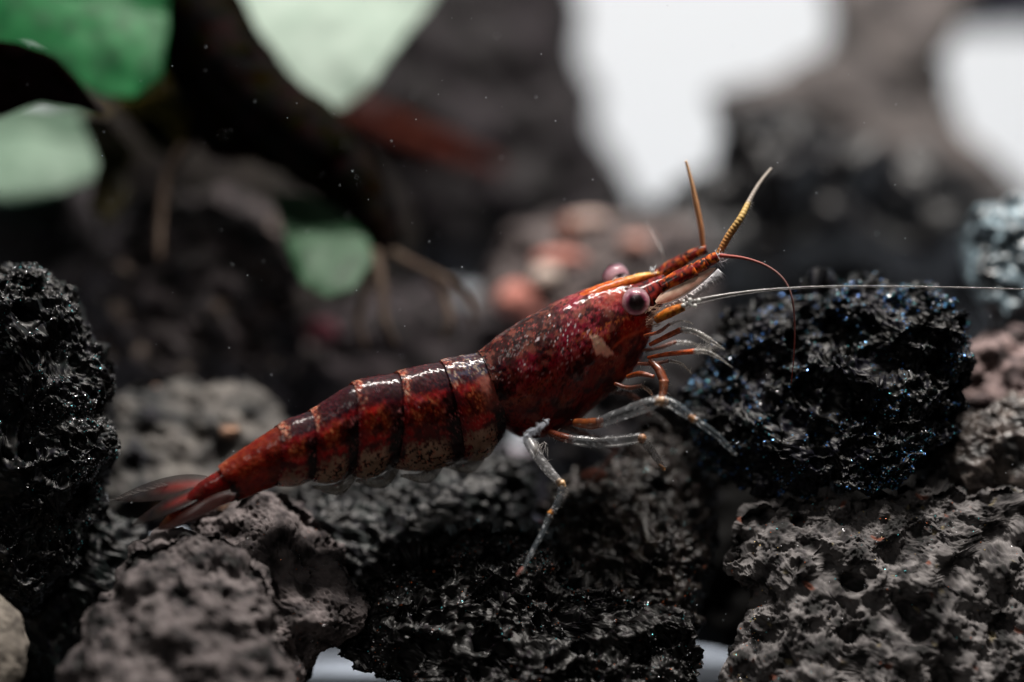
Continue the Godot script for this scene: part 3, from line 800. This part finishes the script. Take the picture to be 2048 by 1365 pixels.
func head(o: Node3D) -> void:
	# rostrum
	var b := Buf.new()
	var st := [[1160, 589, 1166, 604, 0.32, 0], [1200, 570, 1207, 590, 0.32, 0], [1245, 556, 1250, 578, 0.27, 0], [1283, 547, 1287, 563, 0.2, 0], [1312, 545, 1313, 551, 0.07, 0], [1320, 546, 1320, 548, 0.01, 0]]
	barrel(b, st, 0.0, 5.0, 60, 40, 0.9, func(_q, _h): return Vector2.ONE, func(_u, q, h, p):
		var m := clampf(0.5 + fb.get_noise_3dv(p * 4.0), 0, 1)
		var col := lin(150,34,18).lerp(lin(206,104,36), m).lerp(lin(214,170,84), ss(0.5, 0.9, h) * ss(0.3, 0.7, q))
		return col.lerp(lin(30,40,44), ss(0.9, 1.0, q)))
	for k in 5:
		var p := mid(1225 + k * 19, 562 - k * 3.4)
		hair(b, p, p + Vector3(0.18, 0.16, 0), 0.035, lin(225,220,205))
	put("rostrum", b, shell, o)
	# eyes on short stalks
	var shellm := mat(0.03, 0.5, {"refraction_enabled": true, "refraction_scale": 0.033, "albedo_color": Color(1, 0.93, 0.95, 0.0)})
	var eyem := mat(0.3, 0.6)
	for s in 2:
		var c := own(1272, 603, 1.15) if s == 0 else own(1232, 554, -1.9)
		var eye := Node3D.new()
		eye.name = "eye"
		o.add_child(eye, true)
		b = Buf.new()
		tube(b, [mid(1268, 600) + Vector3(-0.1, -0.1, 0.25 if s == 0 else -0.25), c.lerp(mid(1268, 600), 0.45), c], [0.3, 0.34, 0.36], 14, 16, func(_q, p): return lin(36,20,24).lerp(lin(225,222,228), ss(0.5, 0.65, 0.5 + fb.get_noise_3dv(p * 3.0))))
		put("eyestalk", b, shell, eye)  # white patches in the stalk colour stand for its glint
		b = Buf.new()
		var look := turn.inverse() * Vector3(0.04, -0.16, 1.0).normalized()
		if s == 1: look.z = -look.z
		ball(b, c, Vector3.ONE * 0.41, 40, 56, func(d, p):
			var k: float = d.dot(look) + 0.10 * fb.get_noise_3dv(p * 4.0)
			var ring := lin(198,148,164).lerp(lin(240,220,226), clampf(0.5 + fb.get_noise_3dv(p * 6.0), 0, 1)).lerp(lin(150,76,104), ss(0.3, 0.55, k))
			return ring.lerp(lin(14,4,10), ss(0.55, 0.8, k)))
		put("eyeball", b, eyem, eye)
		b = Buf.new()
		ball(b, c, Vector3.ONE * 0.56, 36, 48, func(_d, _p): return Color.WHITE)
		put("cornea", b, shellm, eye)
	b = Buf.new()
	tube(b, [own(1262, 610, -0.7), own(1292, 596, -0.65), own(1316, 580, -0.6), own(1338, 566, -0.6)], [0.85, 0.72, 0.55, 0.4], 30, 26, func(_q, p):
		var m := 0.5 + 0.9 * fb.get_noise_3dv(p * 2.6)
		return lin(70,12,14).lerp(lin(150,48,40), ss(0.4, 0.8, m)).lerp(lin(16,20,24), ss(0.52, 0.62, 0.5 + fb.get_noise_3dv(p * 3.1 + Vector3(0, 40, 0)))))
	put("face", b, shell, o)
	# antennule stalks: two rows of three joints
	var patch := func(_q, p):
		var m := 0.5 + 0.9 * fb.get_noise_3dv(p * 2.8 + Vector3(5, 0, 0))
		var col := lin(100,14,14).lerp(lin(204,92,36), ss(0.4, 0.75, m))
		return col.lerp(lin(22,14,18), ss(0.55, 0.7, 0.5 + fb.get_noise_3dv(p * 3.4 + Vector3(0, 40, 0))))
	for s in 2:
		var z := 0.25 if s == 0 else -1.5
		var a := [Vector2(1322, 577), Vector2(1352, 560), Vector2(1388, 542), Vector2(1411, 528), Vector2(1432, 515)] if s == 0 else [Vector2(1310, 556), Vector2(1338, 540), Vector2(1368, 520), Vector2(1392, 507), Vector2(1410, 500)]
		var stalk := Node3D.new()
		stalk.name = "antennule_stalk"
		o.add_child(stalk, true)
		for k in [[0, 2], [2, 3], [3, 4]]:
			b = Buf.new()
			var p0: Vector2 = a[k[0]]
			var p1: Vector2 = a[k[1]]
			var r: float = 0.34 - 0.05 * k[0] * 0.7 if s == 0 else 0.28 - 0.04 * k[0] * 0.7
			tube(b, [own(p0.x, p0.y, z), own((p0.x + p1.x) / 2, (p0.y + p1.y) / 2 - 1, z), own(p1.x + 3, p1.y - 2, z)], [r * 0.85, r, r * 0.92], 22, 22, patch)
			put("joint", b, shell, stalk)
	# flagella of the antennules
	var amber := func(q, _p): return lin(196,128,82).lerp(lin(232,186,140), q)
	var greenish := func(q, _p):
		var col := lin(170,112,62).lerp(lin(186,158,98), ss(0.0, 0.5, q)).lerp(lin(150,142,134), ss(0.52, 0.6, q))
		return col
	var reddish := func(q, _p): return lin(150,60,48).lerp(lin(128,96,92), bump(q, 0.45, 0.3))
	var fl := [[[own(1407, 498, -1.5), own(1402, 455, -1.4), own(1393, 410, -1.3), own(1384, 368, -1.2), own(1372, 322, -1.1)], [0.085, 0.115, 0.115, 0.085, 0.05], amber, 34.0],
		[[own(1438, 508, -0.4), own(1458, 472, -0.3), own(1482, 436, -0.2), own(1500, 400, -0.6), own(1520, 366, -1.0), own(1543, 337, -1.4)], [0.13, 0.15, 0.14, 0.1, 0.075, 0.055], greenish, 40.0],
		[[own(1440, 511, 0.2), own(1490, 517, 0.4), own(1535, 533, 0.5), own(1568, 560, 0.6), own(1585, 600, 0.6), own(1590, 660, 0.5), own(1588, 715, 0.3), own(1583, 768, 0.0)], [0.08, 0.06, 0.05, 0.045, 0.04, 0.034, 0.026, 0.015], reddish, 60.0]]
	for F in fl:
		b = Buf.new()
		tube(b, F[0], F[1], 150, 12, F[2], 0.07, F[3] * 0.75)
		put("antennule_flagellum", b, dry, o)
	# fringe of fine hairs on them
	b = Buf.new()
	for i in 46:
		var t := 0.2 + 2.8 * i / 46.0
		var p := spline(fl[1][0], t)
		hair(b, p, p + turn.inverse() * Vector3(rng.randf_range(0.14, 0.3), rng.randf_range(-0.24, -0.08), rng.randf_range(-0.1, 0.1)), 0.011, lin(190,185,180))
	for i in 40:
		var t := 3.9 * i / 40.0
		var p := spline(fl[0][0], t)
		hair(b, p, p + turn.inverse() * Vector3(rng.randf_range(0.1, 0.19), rng.randf_range(-0.02, 0.1), 0.0), 0.009, lin(190,150,110))
	for i in 60:
		var p := own(1437 + rng.randf_range(-9, 9), 514 + rng.randf_range(-7, 14), 0.1)
		hair(b, p, p + turn.inverse() * Vector3(rng.randf_range(-0.1, 0.38), rng.randf_range(-0.4, 0.3), rng.randf_range(-0.2, 0.2)), 0.016, lin(225,222,228))
	for i in 18:
		var p := own(1306 + rng.randf_range(-4, 5), 547 + rng.randf_range(-5, 3), -0.6)
		hair(b, p, p + turn.inverse() * Vector3(rng.randf_range(-0.16, 0.12), rng.randf_range(0.08, 0.32), rng.randf_range(-0.1, 0.1)), 0.013, lin(220,225,230))
	put("bristle", b, dry, o).set_meta("kind", "stuff")
	# antennal scales with their pale feathery edge
	var tan_ := func(q, c, p):
		var m := clampf(0.5 + fb.get_noise_3dv(p * 3.0), 0, 1)
		var col := lin(196,150,126).lerp(lin(240,216,194), m).lerp(lin(190,96,80), bump(c, -0.5, 0.3) * 0.5)
		col.a = 0.85
		return col
	b = Buf.new()
	blade(b, own(1312, 606, 0.5), own(1432, 536, 0.3), 0.3, 0.07, turn.inverse() * Vector3(0.1, 0.25, 1), 0.05, tan_)
	put("antennal_scale", b, limb, o)
	b = Buf.new()
	blade(b, own(1335, 572, -1.9), own(1415, 524, -2.2), 0.22, 0.07, turn.inverse() * Vector3(0.1, 0.25, 1), 0.05, tan_)
	put("antennal_scale", b, limb, o)
	b = Buf.new()
	for i in 520:
		var q := pow(rng.randf(), 0.8)
		var p := own(lerpf(1330, 1436, q), lerpf(612, 538, q) + 9.0 * sin(PI * q), 0.45 + rng.randf_range(-0.1, 0.1))
		hair(b, p, p + turn.inverse() * Vector3(rng.randf_range(0.02, 0.24), rng.randf_range(-0.3, -0.05), rng.randf_range(-0.1, 0.12)) * (0.6 + 1.0 * q), 0.017, lin(205,190,185).lerp(lin(235,235,240), q))
	put("bristle", b, dry, o).set_meta("kind", "stuff")
	# long antennae
	var clear := func(q, p):
		var m := clampf(0.5 + fb.get_noise_3dv(p * 5.0), 0, 1)
		var col := lin(60,58,56).lerp(lin(92,88,85), m)
		col.a = 0.45 if q < 0.2 else 0.62
		return col
	b = Buf.new()
	tube(b, [own(1312, 640, 0.6), own(1338, 626, 0.9), own(1368, 614, 1.0)], [0.17, 0.22, 0.17], 20, 16, func(_q, p): return lin(150,62,22).lerp(lin(206,120,48), clampf(0.5 + fb.get_noise_3dv(p * 3.0), 0, 1)).lerp(lin(70,24,14), 0.8 * ss(0.55, 0.7, 0.5 + fb.get_noise_3dv(p * 5.0))))
	var ab := put("antenna_base", b, shell, o)
	b = Buf.new()
	tube(b, [own(1362, 614, 1.0), own(1400, 602, 1.0), own(1460, 590, 0.9), own(1540, 580, 0.8), own(1640, 574, 0.7), own(1760, 573, 0.6), own(1900, 575, 0.5), own(2130, 581, 0.3)], [0.17, 0.14, 0.095, 0.062, 0.046, 0.042, 0.036, 0.03], 220, 12, clear, 0.06, 150.0)
	put("antenna", b, limb, o)
	b = Buf.new()
	tube(b, [own(1330, 610, -2.0), own(1328, 520, -2.6), own(1318, 490, -3.0), own(1290, 440, -4.0)], [0.09, 0.07, 0.05, 0.03], 60, 10, func(_q, _p): return lin(90,84,80, 0.25))
	put("antenna", b, limb, o)
	b = Buf.new()
	for k in 9:
		var c := own(1372 + rng.randf_range(-10, 26), 606 + rng.randf_range(-8, 8), 1.2)
		ball(b, c, Vector3.ONE * rng.randf_range(0.04, 0.1), 8, 10, func(_d, _p): return lin(215,215,212, 0.8))
	put("mouth_grain", b, limb, ab).set_meta("kind", "stuff")
	# feelers round the mouth
	b = Buf.new()
	for i in 70:
		var p := own(1296 + rng.randf_range(-6, 16), 640 + rng.randf_range(-26, 16), 0.7)
		hair(b, p, p + turn.inverse() * Vector3(rng.randf_range(0.15, 0.6), rng.randf_range(-0.05, 0.35), rng.randf_range(-0.1, 0.2)), 0.012, lin(190,160,140))
	put("bristle", b, dry, o).set_meta("kind", "stuff")

func legs(o: Node3D) -> void:
	var amber := lin(170,78,30)
	var gold := lin(200,132,56)
	var brown := lin(120,58,32)
	var grey := lin(104,107,110, 0.28)
	var dusk := lin(78,86,92, 0.38)
	var white := lin(150,147,142, 0.5)
	# each leg: segments [points x, y, z ..., radii, colour]
	var list := [
		[[[1300,690,0.2, 1332,674,0.6, 1362,660,0.9], [0.1, 0.13, 0.15], lin(196,92,48,0.95)], [[1362,660,0.9, 1390,664,1.0, 1418,680,1.1, 1450,700,1.1], [0.16, 0.15, 0.15, 0.03], white]],
		[[[1296,716,0.2, 1340,708,0.7, 1390,703,1.1], [0.08, 0.12, 0.14], lin(206,92,40,0.95)], [[1388,703,1.1, 1412,704,1.2, 1436,715,1.2, 1466,736,1.1], [0.14, 0.12, 0.08, 0.02], white]],
		[[[1254,754,0.6, 1280,748,0.9, 1308,754,1.1], [0.1, 0.14, 0.1], amber], [[1300,722,0.4, 1318,740,0.7, 1330,768,0.9], [0.14, 0.22, 0.24], lin(150,84,58,0.9)], [[1328,762,0.9, 1326,788,1.0, 1318,806,1.1], [0.24, 0.2, 0.16], lin(150,92,66,0.85)]],
		[[[1150,846,0.4, 1180,848,0.9, 1202,846,1.2], [0.2, 0.28, 0.26], lin(124,66,30,0.8)], [[1196,847,1.2, 1240,830,1.5, 1290,812,1.7, 1322,801,1.8], [0.24, 0.3, 0.33, 0.3], grey], [[1310,803,1.8, 1324,803,1.85, 1334,806,1.8], [0.2, 0.26, 0.2], lin(190,150,110,0.8)], [[1326,802,1.8, 1350,812,1.9, 1386,838,2.0], [0.28, 0.26, 0.2], dusk], [[1378,832,2.0, 1386,838,2.0, 1394,842,2.0], [0.14, 0.2, 0.12], gold], [[1388,838,2.0, 1430,868,2.0, 1456,894,1.9, 1474,912,1.8], [0.17, 0.16, 0.13, 0.04], dusk]],
		[[[1100,866,0.2, 1122,874,0.6, 1146,880,0.9], [0.18, 0.22, 0.22], lin(96,44,26,0.8)], [[1138,879,0.9, 1190,885,1.1, 1240,882,1.2, 1284,876,1.2], [0.22, 0.28, 0.27, 0.25], grey], [[1276,877,1.2, 1284,878,1.2, 1290,882,1.2], [0.2, 0.25, 0.18], lin(196,140,96,0.8)], [[1284,880,1.1, 1306,906,0.4, 1324,934,-0.4], [0.22, 0.18, 0.14], lin(90,88,86,0.45)], [[1318,930,-0.4, 1325,936,-0.4, 1330,942,-0.4], [0.06, 0.11, 0.05], gold]],
		[[[1056,880,0.4, 1072,908,0.8, 1096,940,1.0, 1120,966,1.2], [0.26, 0.26, 0.24, 0.2], lin(130,130,132,0.5)], [[1114,960,1.2, 1122,967,1.2, 1128,976,1.2], [0.14, 0.22, 0.14], lin(214,176,130,0.95)], [[1124,974,1.2, 1118,1000,1.3, 1104,1026,1.4], [0.2, 0.18, 0.15], dusk], [[1106,1020,1.4, 1101,1027,1.4, 1098,1036,1.4], [0.1, 0.16, 0.1], gold], [[1100,1030,1.4, 1086,1064,1.6, 1064,1104,1.9, 1044,1146,2.2], [0.15, 0.14, 0.12, 0.06], dusk], [[1046,1136,2.2, 1041,1143,2.2, 1034,1152,2.2], [0.06, 0.1, 0.05], lin(176,120,112,0.8)]],
		[[[1288,672,0.2, 1318,664,0.5, 1340,648,0.7], [0.07, 0.09, 0.07], lin(170,84,50,0.8)], [[1338,650,0.7, 1362,642,0.8, 1388,648,0.8], [0.07, 0.06, 0.02], lin(160,150,140,0.45)]],
		[[[1284,702,-0.8, 1318,696,-1.0, 1352,684,-1.2], [0.08, 0.1, 0.1], lin(150,78,50,0.8)], [[1350,685,-1.2, 1384,688,-1.3, 1416,706,-1.4], [0.1, 0.09, 0.02], lin(140,136,130,0.4)]],
		[[[1276,728,0.3, 1306,728,0.5, 1338,722,0.6], [0.08, 0.1, 0.08], lin(160,82,50,0.8)], [[1336,722,0.6, 1362,728,0.6, 1384,748,0.5], [0.08, 0.07, 0.02], lin(150,140,130,0.45)]],
		[[[1230,768,0.4, 1256,776,0.7, 1284,772,0.9], [0.1, 0.12, 0.1], lin(130,66,40,0.85)], [[1282,772,0.9, 1300,784,0.9, 1310,806,0.8], [0.1, 0.08, 0.03], lin(150,120,100,0.5)]],
		[[[1215,780,-1.2, 1260,790,-1.8, 1300,830,-2.4], [0.16, 0.16, 0.14], lin(110,60,44,0.7)], [[1300,826,-2.4, 1330,850,-2.6, 1352,900,-2.6], [0.14, 0.12, 0.06], lin(96,92,90,0.5)]],
		[[[1120,850,-1.2, 1180,872,-1.8, 1236,900,-2.4], [0.16, 0.16, 0.14], lin(110,60,44,0.7)], [[1234,898,-2.4, 1210,930,-2.6, 1170,975,-2.6], [0.14, 0.12, 0.06], lin(150,96,80,0.5)]]]
	for L in list:
		var leg := Node3D.new()
		leg.name = "leg"
		o.add_child(leg, true)
		for S in L:
			var b := Buf.new()
			var pts := []
			for i in range(0, S[0].size(), 3): pts.append(own(S[0][i], S[0][i + 1], S[0][i + 2]))
			var slim := []
			for r in S[1]: slim.append(r * (0.82 if S[1].size() == 3 and S[2].a > 0.75 else 0.86))
			var base_col: Color = S[2]
			var a0: float = base_col.a
			tube(b, pts, slim, 26, 16, func(_q, p):
				var m := 0.5 + 0.9 * fb.get_noise_3dv(p * 4.0)
				var col := base_col * (0.8 + 0.4 * clampf(m, 0, 1))
				if a0 > 0.75: col = col.lerp(lin(70,26,16), 0.6 * ss(0.5, 0.75, 0.5 + fb.get_noise_3dv(p * 7.0)))
				var dot := ss(0.5, 0.62, sm.get_noise_3dv(p * 9.0)) if a0 < 0.7 else 0.0
				col = col.lerp(lin(205,208,212), dot * 0.8)
				col.a = lerpf(a0, 0.95, dot)
				return col, 0.03, 2.0)
			put("segment" if S[0].size() > 9 or S[1][1] > S[1][0] * 0.0 and S[1].size() != 3 else "joint", b, limb, leg)
	# pale tuft where the hind legs leave the shell
	var b := Buf.new()
	for i in 150:
		var q := rng.randf()
		var p := own(lerpf(1046, 1098, q), lerpf(878, 842, q) + rng.randf_range(-6, 6), 1.75)
		hair(b, p, p + turn.inverse() * Vector3(rng.randf_range(-0.25, 0.15), rng.randf_range(-0.3, 0.12), rng.randf_range(0.0, 0.2)), 0.014, lin(200,205,215))
	for i in 26:
		var p := own(rng.randf_range(1066, 1096), rng.randf_range(880, 900), 1.0)
		var q := p + turn.inverse() * Vector3(rng.randf_range(-0.3, 0.3), rng.randf_range(-0.7, -0.1), 0.1)
		hair(b, p, q, 0.012, lin(190,186,184))
	for i in 40:
		var p := own(rng.randf_range(1384, 1420), rng.randf_range(698, 708), 1.3)
		hair(b, p, p + turn.inverse() * Vector3(rng.randf_range(0.1, 0.5), rng.randf_range(-0.1, 0.3), 0.1), 0.009, lin(205,200,195))
	for L in list:
		for S in L:
			if S[0].size() < 9 or S[1][1] > 0.31: continue
			var pts := []
			for i in range(0, S[0].size(), 3): pts.append(own(S[0][i], S[0][i + 1], S[0][i + 2]))
			for i in 14:
				var t := rng.randf() * (pts.size() - 1)
				var p := spline(pts, t)
				var d := Vector3(rng.randf_range(-1, 1), rng.randf_range(-1, 1), rng.randf_range(-0.3, 1)).normalized()
				var r: float = lerps(S[1], t)
				hair(b, p + d * r * 0.9, p + d * (r + rng.randf_range(0.06, 0.2)) + Vector3(0.05, -0.03, 0), 0.007, lin(170,166,160))
	put("bristle", b, dry, o).set_meta("kind", "stuff")

func specks() -> void:
	var mm := MultiMesh.new()
	mm.transform_format = MultiMesh.TRANSFORM_3D
	mm.mesh = grain_mesh
	mm.instance_count = 380
	for k in mm.instance_count:
		var z := rng.randf_range(-2.5, 2.0) if k % 2 == 0 else rng.randf_range(-9.0, 10.0)
		var p := at(rng.randf_range(0, 2048), rng.randf_range(0, 1365) * (1.0 if rng.randf() < 0.4 else 0.6), z)
		var r := (0.008 + 0.022 * pow(rng.randf(), 2.0)) * MM
		mm.set_instance_transform(k, Transform3D(Basis.from_euler(Vector3(rng.randf(), rng.randf(), rng.randf()) * TAU).scaled(Vector3.ONE * r), p * MM))
	var mi := MultiMeshInstance3D.new()
	mi.multimesh = mm
	var m := StandardMaterial3D.new()
	m.albedo_color = Color(0.66, 0.69, 0.72)
	m.roughness = 0.6
	mi.material_override = m
	mi.name = "drifting_specks"
	add_child(mi, true)
	tag(mi, "tiny white specks drifting in the water all through the picture", "specks", "", "stuff")
